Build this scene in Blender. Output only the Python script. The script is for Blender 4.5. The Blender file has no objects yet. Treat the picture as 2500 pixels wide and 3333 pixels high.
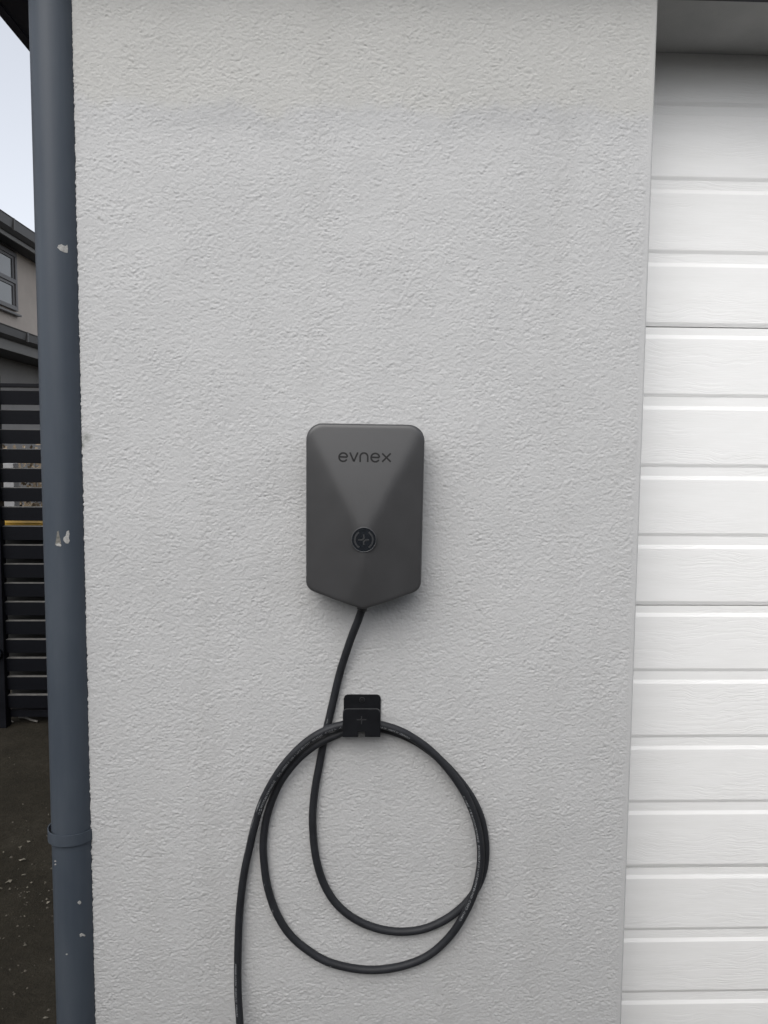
import bpy, bmesh, math, random
import numpy as np
from mathutils import Vector
rnd = random.Random(7)
S = bpy.context.scene
COL = S.collection
R = math.radians

# ------------------------------------------------------------------ camera
F, DIST, ZC = 2400.0, 1.42, 1.5            # focal length in photo pixels, metres to the wall, eye height
YAW, PITCH, ROLL = 1.74, 4.5, 0.5
_y, _p, _r = R(YAW), R(PITCH), R(ROLL)
FW = np.array([math.sin(_y)*math.cos(_p), math.cos(_y)*math.cos(_p), -math.sin(_p)])
_rt = np.array([math.cos(_y), -math.sin(_y), 0.0]); _up = np.cross(_rt, FW)
RT = _rt*math.cos(_r) + _up*math.sin(_r)
UP = -_rt*math.sin(_r) + _up*math.cos(_r)
CAM = np.array([0.0, -DIST, ZC])
cd = bpy.data.cameras.new('camera'); cam = bpy.data.objects.new('camera', cd); COL.objects.link(cam)
cd.sensor_fit = 'HORIZONTAL'; cd.sensor_width = 36.0; cd.lens = 36.0*F/2500.0
cd.clip_start = 0.02; cd.clip_end = 3000
from mathutils import Matrix
m = Matrix(((RT[0], UP[0], -FW[0], CAM[0]), (RT[1], UP[1], -FW[1], CAM[1]), (RT[2], UP[2], -FW[2], CAM[2]), (0, 0, 0, 1)))
cam.matrix_world = m
S.camera = cam

# ------------------------------------------------------------------ light: overcast sky, soft sun from front left
SUN_EL, SUN_AZ = 46.0, -20.0               # azimuth of the sun seen from the wall: degrees left of the wall's normal
sd = np.array([math.sin(R(SUN_AZ))*math.cos(R(SUN_EL)), -math.cos(R(SUN_AZ))*math.cos(R(SUN_EL)), math.sin(R(SUN_EL))])
w = bpy.data.worlds.new('World'); S.world = w; w.use_nodes = True
nt = w.node_tree; nt.nodes.clear()
sky = nt.nodes.new('ShaderNodeTexSky'); sky.sky_type = 'NISHITA'; sky.sun_disc = False
sky.sun_elevation = R(SUN_EL); sky.sun_rotation = math.atan2(sd[0], sd[1])
sky.air_density = 1.0; sky.dust_density = 3.0; sky.ozone_density = 1.0
hs = nt.nodes.new('ShaderNodeHueSaturation'); hs.inputs['Saturation'].default_value = 0.25
bg = nt.nodes.new('ShaderNodeBackground'); bg.inputs['Strength'].default_value = 0.15
wo = nt.nodes.new('ShaderNodeOutputWorld')
nt.links.new(sky.outputs[0], hs.inputs['Color']); cl = nt.nodes.new('ShaderNodeMixRGB'); cl.inputs[0].default_value = 0.4; cl.inputs[2].default_value = (2.45, 2.6, 2.95, 1)   # even cloud layer
nt.links.new(hs.outputs[0], cl.inputs[1]); nt.links.new(cl.outputs[0], bg.inputs['Color']); nt.links.new(bg.outputs[0], wo.inputs['Surface'])
ld = bpy.data.lights.new('sun', 'SUN'); ld.energy = 0.95; ld.angle = R(66); ld.color = (1.0, 0.975, 0.94)
sun = bpy.data.objects.new('sun', ld); COL.objects.link(sun)
sun.rotation_euler = Vector(-sd).to_track_quat('-Z', 'Y').to_euler(); sun.location = (-2, -4, 6)
S.view_settings.view_transform = 'Standard'; S.view_settings.look = 'None'
S.view_settings.exposure = 0.84; S.view_settings.gamma = 1.0; S.view_settings.use_curve_mapping = False
S.cycles.use_denoising = True

# ------------------------------------------------------------------ helpers
def ray(px, py): return FW + RT*(px-1250.0)/F - UP*(py-1666.5)/F
def onY(px, py, Y=0.0):
    d = ray(px, py); return CAM + d*((Y-CAM[1])/d[1])
def onX(px, py, X):
    d = ray(px, py); return CAM + d*((X-CAM[0])/d[0])
def onZ(px, py, Z=0.0):
    d = ray(px, py); return CAM + d*((Z-CAM[2])/d[2])

def srgb(r, g, b):
    f = lambda c: ((c/255.0)/12.92 if c/255.0 <= 0.04045 else ((c/255.0+0.055)/1.055)**2.4)
    return (f(r), f(g), f(b), 1.0)

class NT:
    """small node-tree writer"""
    def __init__(s, name):
        s.m = bpy.data.materials.new(name); s.m.use_nodes = True; s.t = s.m.node_tree
        s.b = s.t.nodes['Principled BSDF']
    def n(s, typ, **kw):
        nd = s.t.nodes.new('ShaderNode'+typ)
        for k, v in kw.items():
            if k in nd.inputs: nd.inputs[k].default_value = v
            else: setattr(nd, k, v)
        return nd
    def l(s, a, b): s.t.links.new(a, b)
    def coord(s, scale=(1, 1, 1), kind='Object'):
        tc = s.n('TexCoord'); mp = s.n('Mapping'); mp.inputs['Scale'].default_value = scale
        s.l(tc.outputs[kind], mp.inputs['Vector']); return mp.outputs[0]
    def noise(s, vec, scale, detail=4, rough=0.55, dist=0.0):
        nd = s.n('TexNoise', Scale=scale, Detail=detail, Roughness=rough, Distortion=dist); s.l(vec, nd.inputs['Vector']); return nd.outputs['Fac']
    def ramp(s, fac, stops):
        nd = s.n('ValToRGB'); e = nd.color_ramp.elements
        while len(e) < len(stops): e.new(0.5)
        for k, (p, c) in enumerate(stops):
            e[k].position = p; e[k].color = c if len(c) == 4 else (*c, 1)
        s.l(fac, nd.inputs[0]); return nd.outputs[0]
    def bump(s, h, strength, dist, normal=None):
        nd = s.n('Bump', Strength=strength, Distance=dist); s.l(h, nd.inputs['Height'])
        if normal: s.l(normal, nd.inputs['Normal'])
        return nd.outputs[0]
    def math(s, op, a, b=None):
        nd = s.n('Math', operation=op)
        for i, v in enumerate((a, b)):
            if v is None: continue
            if isinstance(v, (int, float)): nd.inputs[i].default_value = v
            else: s.l(v, nd.inputs[i])
        return nd.outputs[0]

def simple(name, col, rough=0.5, spec=0.5, var=0.12, vscale=20, bump=0.0, bscale=400, metallic=0.0, coords='Object'):
    t = NT(name); v = t.coord(kind=coords)
    f = t.noise(v, vscale, 5)
    a = tuple(c*(1-var) for c in col[:3]); b = tuple(min(1, c*(1+var)) for c in col[:3])
    t.l(t.ramp(f, [(0.3, a), (0.7, b)]), t.b.inputs['Base Color'])
    r = t.n('MapRange'); r.inputs['To Min'].default_value = max(0, rough-0.07); r.inputs['To Max'].default_value = min(1, rough+0.07)
    t.l(f, r.inputs['Value']); t.l(r.outputs[0], t.b.inputs['Roughness'])
    t.b.inputs['Specular IOR Level'].default_value = spec; t.b.inputs['Metallic'].default_value = metallic
    if bump:
        t.l(t.bump(t.noise(v, bscale, 3), bump, 0.001), t.b.inputs['Normal'])
    return t.m

def obj(name, me, mat=None, parent=None, **props):
    o = bpy.data.objects.new(name, me); COL.objects.link(o)
    if mat and me is not None and not me.materials: me.materials.append(mat)
    if parent: o.parent = parent
    for k, v in props.items(): o[k] = v
    return o
def tag(o, label, cat=None, group=None, kind=None):
    o['label'] = label
    if cat: o['category'] = cat
    if group: o['group'] = group
    if kind: o['kind'] = kind
    return o
def thing(name, loc, label, cat, group=None):
    o = bpy.data.objects.new(name, None); COL.objects.link(o); o.location = loc; o.empty_display_size = 0.1
    return tag(o, label, cat, group)
def put(o, parent):
    """parent keeping world position (parents are unrotated empties or plain meshes)"""
    o.parent = parent
    off = Vector((0, 0, 0)); q = parent
    while q is not None: off += q.location; q = q.parent
    o.location = o.location - off
    return o
def mesh(name, V, Fc, smooth=False):
    me = bpy.data.meshes.new(name); me.from_pydata([tuple(map(float, v)) for v in V], [], Fc); me.update()
    if smooth: me.polygons.foreach_set('use_smooth', [True]*len(me.polygons))
    return me
def bmmesh(name, bm, smooth=False):
    me = bpy.data.meshes.new(name); bmesh.ops.recalc_face_normals(bm, faces=bm.faces[:]); bm.to_mesh(me); bm.free()
    if smooth: me.polygons.foreach_set('use_smooth', [True]*len(me.polygons))
    return me
def boxmesh(name, x0, x1, y0, y1, z0, z1, bev=0.0, seg=2):
    bm = bmesh.new(); bmesh.ops.create_cube(bm, size=1)
    for v in bm.verts: v.co = ((x0+x1)/2+v.co.x*(x1-x0), (y0+y1)/2+v.co.y*(y1-y0), (z0+z1)/2+v.co.z*(z1-z0))
    if bev: bmesh.ops.bevel(bm, geom=bm.edges[:], offset=bev, segments=seg, affect='EDGES', profile=0.6)
    return bmmesh(name, bm)
def box(name, x0, x1, y0, y1, z0, z1, mat, parent=None, bev=0.0, **props):
    o = obj(name, boxmesh(name, x0, x1, y0, y1, z0, z1, bev), mat, None, **props)
    if parent: put(o, parent)
    return o
def prism(name, prof, a0, a1, axis, mat, parent=None, bev=0.0, smooth=False):
    """closed 2D profile extruded along axis: profile is (y,z) for x, (x,z) for y, (x,y) for z"""
    def P(p, a): return {'x': (a, p[0], p[1]), 'y': (p[0], a, p[1]), 'z': (p[0], p[1], a)}[axis]
    bm = bmesh.new(); A = [bm.verts.new(P(p, a0)) for p in prof]; B = [bm.verts.new(P(p, a1)) for p in prof]; n = len(prof)
    for i in range(n): bm.faces.new((A[i], A[(i+1) % n], B[(i+1) % n], B[i]))
    bm.faces.new(A[::-1]); bm.faces.new(B)
    bmesh.ops.recalc_face_normals(bm, faces=bm.faces[:])
    if bev: bmesh.ops.bevel(bm, geom=bm.edges[:], offset=bev, segments=2, affect='EDGES')
    o = obj(name, bmmesh(name, bm, smooth), mat)
    if parent: put(o, parent)
    return o
def ribbon(bm, pts, width, surf, lift, depth=0.0006, closed=False):
    """flat stroke of given width along (u,v) points, laid on surf(u,v)->(x,y,z) raised by lift towards -y"""
    P = [np.array(p, float) for p in pts]; n = len(P); L = []; Rr = []
    for i in range(n):
        a = P[(i-1) % n] if (closed or i > 0) else P[i]; b = P[(i+1) % n] if (closed or i < n-1) else P[i]
        d1 = P[i]-a; d2 = b-P[i]
        d1 = d1/np.linalg.norm(d1) if np.linalg.norm(d1) > 1e-9 else None; d2 = d2/np.linalg.norm(d2) if np.linalg.norm(d2) > 1e-9 else None
        if d1 is None: d1 = d2
        if d2 is None: d2 = d1
        t = d1+d2; t /= np.linalg.norm(t); nr = np.array([-t[1], t[0]]); k = min(2.0, 1.0/max(0.3, float(np.dot(t, d1))))
        L.append(P[i]+nr*width/2*k); Rr.append(P[i]-nr*width/2*k)
    def vt(q, dl):
        x, y, z = surf(q[0], q[1]); return bm.verts.new((x, y-dl, z))
    T = [(vt(L[i], lift), vt(Rr[i], lift), vt(L[i], lift-depth), vt(Rr[i], lift-depth)) for i in range(n)]
    m_ = n if closed else n-1
    for i in range(m_):
        a, b = T[i], T[(i+1) % n]
        bm.faces.new((a[0], a[1], b[1], b[0])); bm.faces.new((a[0], b[0], b[2], a[2])); bm.faces.new((a[1], a[3], b[3], b[1]))
    if not closed:
        for a in (T[0], T[-1]): bm.faces.new((a[0], a[2], a[3], a[1]))
def cyl(name, c, r, z0, z1, n=32, axis='z', r2=None):
    bm = bmesh.new(); r2 = r if r2 is None else r2; A = []; B = []
    for i in range(n):
        a = 2*math.pi*i/n; u, v = math.cos(a), math.sin(a)
        for (L, rr, h) in ((A, r, z0), (B, r2, z1)):
            p = {'z': (c[0]+u*rr, c[1]+v*rr, h), 'y': (c[0]+u*rr, h, c[1]+v*rr), 'x': (h, c[0]+u*rr, c[1]+v*rr)}[axis]
            L.append(bm.verts.new(p))
    for i in range(n): bm.faces.new((A[i], A[(i+1) % n], B[(i+1) % n], B[i]))
    bm.faces.new(A[::-1]); bm.faces.new(B)
    me = bmmesh(name, bm)
    for p in me.polygons: p.use_smooth = len(p.vertices) == 4
    return me

# ------------------------------------------------------------------ materials
def mat_stucco():
    t = NT('grey_stucco'); v = t.coord()
    big = t.noise(v, 2.2, 5, 0.6); mid = t.noise(v, 14, 5, 0.6); fine = t.noise(v, 420, 3, 0.6)
    mix = t.math('ADD', t.math('MULTIPLY', big, 0.55), t.math('ADD', t.math('MULTIPLY', mid, 0.3), t.math('MULTIPLY', fine, 0.15)))
    col = t.ramp(mix, [(0.30, (0.418, 0.419, 0.418)), (0.5, (0.448, 0.449, 0.447)), (0.72, (0.470, 0.470, 0.468))])
    sep = t.n('SeparateXYZ'); tc = t.n('TexCoord'); t.l(tc.outputs['Object'], sep.inputs[0])
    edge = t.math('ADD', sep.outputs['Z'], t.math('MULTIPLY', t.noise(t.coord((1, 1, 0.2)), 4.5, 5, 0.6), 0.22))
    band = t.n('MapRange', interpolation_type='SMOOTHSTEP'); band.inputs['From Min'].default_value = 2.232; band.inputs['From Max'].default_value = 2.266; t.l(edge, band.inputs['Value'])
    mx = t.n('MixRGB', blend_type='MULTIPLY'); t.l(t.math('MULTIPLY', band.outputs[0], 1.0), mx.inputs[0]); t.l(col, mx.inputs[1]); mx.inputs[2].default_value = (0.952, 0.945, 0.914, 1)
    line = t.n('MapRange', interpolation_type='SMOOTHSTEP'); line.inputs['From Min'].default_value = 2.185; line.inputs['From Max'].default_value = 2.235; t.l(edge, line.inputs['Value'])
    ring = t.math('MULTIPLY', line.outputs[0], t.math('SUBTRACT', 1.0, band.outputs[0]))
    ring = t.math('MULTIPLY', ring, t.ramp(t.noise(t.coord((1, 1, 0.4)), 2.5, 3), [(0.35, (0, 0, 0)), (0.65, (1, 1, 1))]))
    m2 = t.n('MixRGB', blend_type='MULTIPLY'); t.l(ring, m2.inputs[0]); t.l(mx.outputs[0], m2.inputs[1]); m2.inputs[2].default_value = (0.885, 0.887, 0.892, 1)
    grime = t.ramp(t.noise(t.coord((9, 1, 0.9)), 1.0, 6, 0.7), [(0.50, (1, 1, 1)), (0.78, (0.90, 0.895, 0.885))])
    m3 = t.n('MixRGB', blend_type='MULTIPLY'); m3.inputs[0].default_value = 0.7; t.l(m2.outputs[0], m3.inputs[1]); t.l(grime, m3.inputs[2])
    # moss smudges by the downpipe and one dark fleck
    acc = None
    for (px, py, rad) in ((262, 1357, 0.007), (281, 1424, 0.014), (268, 1450, 0.009), (322, 709, 0.0045)):
        P_ = onY(px, py); ds = t.n('VectorMath', operation='DISTANCE'); t.l(tc.outputs['Object'], ds.inputs[0]); ds.inputs[1].default_value = (P_[0], P_[1], P_[2])
        e_ = t.math('ADD', t.math('DIVIDE', ds.outputs['Value'], rad), t.math('MULTIPLY', t.noise(v, 260, 4, 0.7), 1.1))
        acc = e_ if acc is None else t.math('MINIMUM', acc, e_)
    spot = t.ramp(t.math('MULTIPLY', acc, 0.5), [(0.30, (0.42, 0.44, 0.40)), (0.72, (1, 1, 1))])
    m4 = t.n('MixRGB', blend_type='MULTIPLY'); m4.inputs[0].default_value = 0.8; t.l(m3.outputs[0], m4.inputs[1]); t.l(spot, m4.inputs[2])
    t.l(m4.outputs[0], t.b.inputs['Base Color'])
    t.b.inputs['Roughness'].default_value = 0.75; t.b.inputs['Specular IOR Level'].default_value = 0.35
    t.l(t.bump(t.noise(v, 270, 4, 0.65), 0.55, 0.0016), t.b.inputs['Normal'])
    return t.m
M_STUCCO = mat_stucco()
M_BEAD = simple('smooth_render_bead', (0.40, 0.40, 0.395), 0.6, 0.4, 0.05, 30)
M_SOFFIT = simple('lintel_soffit_plaster', (0.40, 0.40, 0.39), 0.8, 0.3, 0.10, 9, 0.4, 300)
def mat_door():
    t = NT('white_embossed_door')
    tc0 = t.n('TexCoord'); oi = t.n('ObjectInfo'); sh_ = t.n('VectorMath', operation='MULTIPLY_ADD'); cmb = t.n('CombineXYZ')
    for k_ in ('X', 'Y', 'Z'): t.l(oi.outputs['Random'], cmb.inputs[k_])
    t.l(cmb.outputs[0], sh_.inputs[0]); sh_.inputs[1].default_value = (17.0, 0.0, 5.3); t.l(tc0.outputs['Object'], sh_.inputs[2])
    class _TC: outputs = {'Object': sh_.outputs[0]}
    tc = _TC; mp = t.n('Mapping'); mp.inputs['Scale'].default_value = (5.0, 1, 95.0); t.l(tc.outputs['Object'], mp.inputs['Vector'])
    # wavy embossed timber grain: strongly stretched noise, warped by a slow one
    warp = t.n('TexNoise', Scale=7.0, Detail=3.0); t.l(tc.outputs['Object'], warp.inputs['Vector'])
    wv = t.n('VectorMath', operation='MULTIPLY_ADD'); t.l(warp.outputs['Color'], wv.inputs[0]); wv.inputs[1].default_value = (0.4, 0, 5.0); t.l(mp.outputs[0], wv.inputs[2])
    g1 = t.n('TexNoise', Scale=1.0, Detail=3.0, Roughness=0.6); t.l(wv.outputs[0], g1.inputs['Vector'])
    mp2 = t.n('Mapping'); mp2.inputs['Scale'].default_value = (16, 1, 260.0); t.l(tc.outputs['Object'], mp2.inputs['Vector'])
    g2 = t.n('TexNoise', Scale=1.0, Detail=2.0); t.l(mp2.outputs[0], g2.inputs['Vector'])
    line = t.math('ABSOLUTE', t.math('SUBTRACT', g1.outputs['Fac'], 0.5))
    line = t.ramp(line, [(0.0, (0, 0, 0)), (0.055, (1, 1, 1))])
    mp3 = t.n('Mapping'); mp3.inputs['Scale'].default_value = (2.2, 1, 9); t.l(sh_.outputs[0], mp3.inputs['Vector'])
    patch = t.ramp(t.noise(mp3.outputs[0], 1.0, 2), [(0.42, (0, 0, 0)), (0.56, (1, 1, 1))])
    h = t.math('ADD', t.math('MULTIPLY', t.math('MULTIPLY', line, patch), 0.7), t.math('MULTIPLY', g2.outputs['Fac'], 0.55))
    t.l(t.bump(h, 0.5, 0.0006), t.b.inputs['Normal'])
    dirt = t.noise(t.coord((3, 1, 14)), 1.5, 5, 0.65)
    t.l(t.ramp(dirt, [(0.25, (0.79, 0.788, 0.772)), (0.6, (0.838, 0.837, 0.825))]), t.b.inputs['Base Color'])
    t.b.inputs['Roughness'].default_value = 0.42; t.b.inputs['Specular IOR Level'].default_value = 0.4
    return t.m
M_DOOR = mat_door()
M_SEAL = simple('grey_door_seal', (0.22, 0.22, 0.22), 0.6)
def mat_pipe():
    t = NT('blue_grey_pipe_paint'); v = t.coord((1, 1, 0.35))
    f = t.noise(v, 9, 6, 0.62); s_ = t.noise(t.coord((60, 60, 2.0)), 1.0, 3)
    mx = t.math('ADD', t.math('MULTIPLY', f, 0.7), t.math('MULTIPLY', s_, 0.3))
    t.l(t.ramp(mx, [(0.32, (0.041, 0.051, 0.066)), (0.5, (0.050, 0.061, 0.076)), (0.68, (0.062, 0.073, 0.088))]), t.b.inputs['Base Color'])
    rr = t.n('MapRange'); rr.inputs['To Min'].default_value = 0.36; rr.inputs['To Max'].default_value = 0.55; t.l(f, rr.inputs['Value']); t.l(rr.outputs[0], t.b.inputs['Roughness'])
    t.b.inputs['Specular IOR Level'].default_value = 0.27
    t.l(t.bump(t.noise(t.coord(), 60, 3), 0.15, 0.001), t.b.inputs['Normal'])
    return t.m
M_PIPE = mat_pipe()
M_CHIP = simple('bare_chip', (0.33, 0.325, 0.31), 0.6, 0.4, 0.3, 300)
M_COVER = simple('charcoal_plastic', (0.042, 0.042, 0.043), 0.34, 0.5, 0.05, 22, 0.12, 1500)
M_BASE = simple('black_plastic_base', (0.028, 0.028, 0.029), 0.5)
M_ENGR = simple('engraved_dark', (0.014, 0.0135, 0.014), 0.7, 0.2)
M_BTN = simple('gloss_black_button', (0.010, 0.012, 0.015), 0.25, 0.5, 0.1, 60)
M_RING = simple('button_rim', (0.055, 0.057, 0.059), 0.35)
M_BTNMARK = simple('button_mark', (0.027, 0.028, 0.030), 0.45)
def mat_cable():
    t = NT('black_cable_rubber'); v = t.coord()
    f = t.noise(v, 30, 5, 0.65)
    t.l(t.ramp(f, [(0.3, (0.0125, 0.0132, 0.0155)), (0.7, (0.020, 0.0215, 0.025))]), t.b.inputs['Base Color'])
    t.b.inputs['Roughness'].default_value = 0.56; t.b.inputs['Specular IOR Level'].default_value = 0.3
    t.l(t.bump(t.noise(v, 900, 2), 0.15, 0.0006), t.b.inputs['Normal'])
    return t.m
M_CABLE = mat_cable()
M_PRINT = simple('cable_print', (0.27, 0.28, 0.29), 0.7, 0.3, 0.45, 400)
M_SCUFF = simple('cable_scuff', (0.16, 0.165, 0.17), 0.7, 0.3, 0.5, 300)
M_HOLD = simple('black_powder_coat', (0.0065, 0.007, 0.0085), 0.5, 0.2, 0.15, 40, 0.15, 1800)
M_HMARK = simple('holder_mark', (0.022, 0.022, 0.023), 0.5)
M_DARKPAINT = simple('dark_eave_paint', (0.022, 0.022, 0.030), 0.55, 0.3, 0.1, 5)
M_ROOF = simple('roof_steel', (0.05, 0.052, 0.056), 0.5)
def mat_dirt():
    t = NT('shade_toned_dirt'); v = t.coord()
    a = t.noise(v, 5, 7, 0.65); b = t.noise(v, 45, 6, 0.7, 0.5)
    mx = t.math('ADD', t.math('MULTIPLY', a, 0.6), t.math('MULTIPLY', b, 0.4))
    t.l(t.ramp(mx, [(0.30, (0.010, 0.0085, 0.005)), (0.5, (0.019, 0.016, 0.0105)), (0.66, (0.032, 0.028, 0.020)), (0.8, (0.06, 0.053, 0.040))]), t.b.inputs['Base Color'])  # soil tones lowered to hold the shade of the passage
    t.b.inputs['Roughness'].default_value = 0.85; t.b.inputs['Specular IOR Level'].default_value = 0.2
    n1 = t.bump(t.noise(v, 30, 6, 0.7), 0.6, 0.02); t.l(t.bump(t.noise(v, 180, 4, 0.7), 0.6, 0.005, n1), t.b.inputs['Normal'])
    return t.m
M_DIRT = mat_dirt()
M_CONC = simple('driveway_asphalt', (0.06, 0.06, 0.058), 0.8, 0.3, 0.2, 4, 0.4, 120)
M_SLAT = simple('black_gate_slat', (0.0045, 0.005, 0.007), 0.55, 0.12, 0.25, 12)
def mat_slat():
    t = NT('black_slat_dusty_top'); ge = t.n('NewGeometry'); sp = t.n('SeparateXYZ'); t.l(ge.outputs['Normal'], sp.inputs[0]); v = t.coord()
    up = t.ramp(sp.outputs['Z'], [(0.55, (0, 0, 0)), (0.8, (1, 1, 1))]); f = t.ramp(t.noise(v, 25, 4, 0.7), [(0.3, (0.5, 0.5, 0.5)), (0.6, (1, 1, 1))])
    mx = t.n('MixRGB'); t.l(t.math('MULTIPLY', up, f), mx.inputs[0]); mx.inputs[1].default_value = (0.0045, 0.005, 0.007, 1); mx.inputs[2].default_value = (0.14, 0.137, 0.13, 1)
    t.l(mx.outputs[0], t.b.inputs['Base Color']); t.b.inputs['Roughness'].default_value = 0.55; t.b.inputs['Specular IOR Level'].default_value = 0.12
    return t.m
M_SLATD = mat_slat()
M_SMUDGE = simple('dust_smudge', (0.06, 0.065, 0.07), 0.8, 0.2, 0.5, 60)
M_NWALL = simple('neighbour_beige_render', (0.47, 0.415, 0.365), 0.85, 0.3, 0.06, 3, 0.3, 80)
M_NLOW = simple('neighbour_grey_cladding', (0.27, 0.26, 0.25), 0.8, 0.3, 0.08, 3)
M_NGUT = simple('neighbour_gutter', (0.075, 0.073, 0.071), 0.5, 0.4, 0.12, 3)
M_NFASC = simple('neighbour_fascia', (0.16, 0.155, 0.145), 0.6, 0.4, 0.08, 3)
M_NSOFF = simple('neighbour_soffit', (0.05, 0.05, 0.05), 0.8)
M_NFRAME = simple('window_frame_taupe', (0.085, 0.080, 0.080), 0.45)
def mat_glass():
    t = NT('window_glass'); t.b.inputs['Base Color'].default_value = (0.09, 0.095, 0.095, 1); t.b.inputs['Roughness'].default_value = 0.06
    t.b.inputs['Specular IOR Level'].default_value = 0.8; v = t.coord()
    t.l(t.bump(t.noise(v, 1.2, 2), 0.08, 0.02), t.b.inputs['Normal']); return t.m
M_GLASS = mat_glass()
M_LID = simple('yellow_bin_lid', (0.60, 0.36, 0.045), 0.5, 0.4, 0.2, 14)
M_BIN = simple('black_bin_body', (0.012, 0.013, 0.013), 0.5)
M_POST = simple('pale_grey_timber', (0.23, 0.23, 0.235), 0.8, 0.3, 0.15, 12)
M_LEAF = simple('dry_hedge_leaf', (0.16, 0.125, 0.085), 0.7, 0.3, 0.6, 9)
M_STEM = simple('dry_stem', (0.06, 0.048, 0.036), 0.8)
M_LITTER = simple('leaf_litter_pale', (0.13, 0.12, 0.095), 0.8, 0.3, 0.4, 40)
M_STONE = simple('small_gravel', (0.075, 0.068, 0.055), 0.8, 0.3, 0.5, 60)
M_FENCE = simple('added_fence_boards', (0.05, 0.042, 0.036), 0.8, 0.3, 0.25, 5)
M_TWIG = simple('grey_twig', (0.14, 0.135, 0.125), 0.8, 0.3, 0.3, 60)

# ------------------------------------------------------------------ ground
g = obj('ground', mesh('ground', [(-400, -400, 0), (400, -400, 0), (400, 400, 0), (-400, 400, 0)], [(0, 1, 2, 3)]), M_DIRT); g['kind'] = 'structure'
dv = box('driveway', -0.62, 6.0, -9.0, 0.0, -0.1, 0.006, M_CONC); dv['kind'] = 'structure'

# ------------------------------------------------------------------ this house
XL = float((onY(228, 0)[0]+onY(310, 3333)[0])/2); XR = float((onY(2142, 0)[0]+onY(2025, 3333)[0])/2)
ZS = float(onY(2300, 176, 0.19)[2])           # underside of the lintel
DY = 0.19                                      # recess of the door
ZE = 2.43                                      # underside of the eave
house = thing('garage_building', (0.0, 0.2, 0.0), 'grey stucco garage with dark eaves that carries the charger', 'garage')

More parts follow.
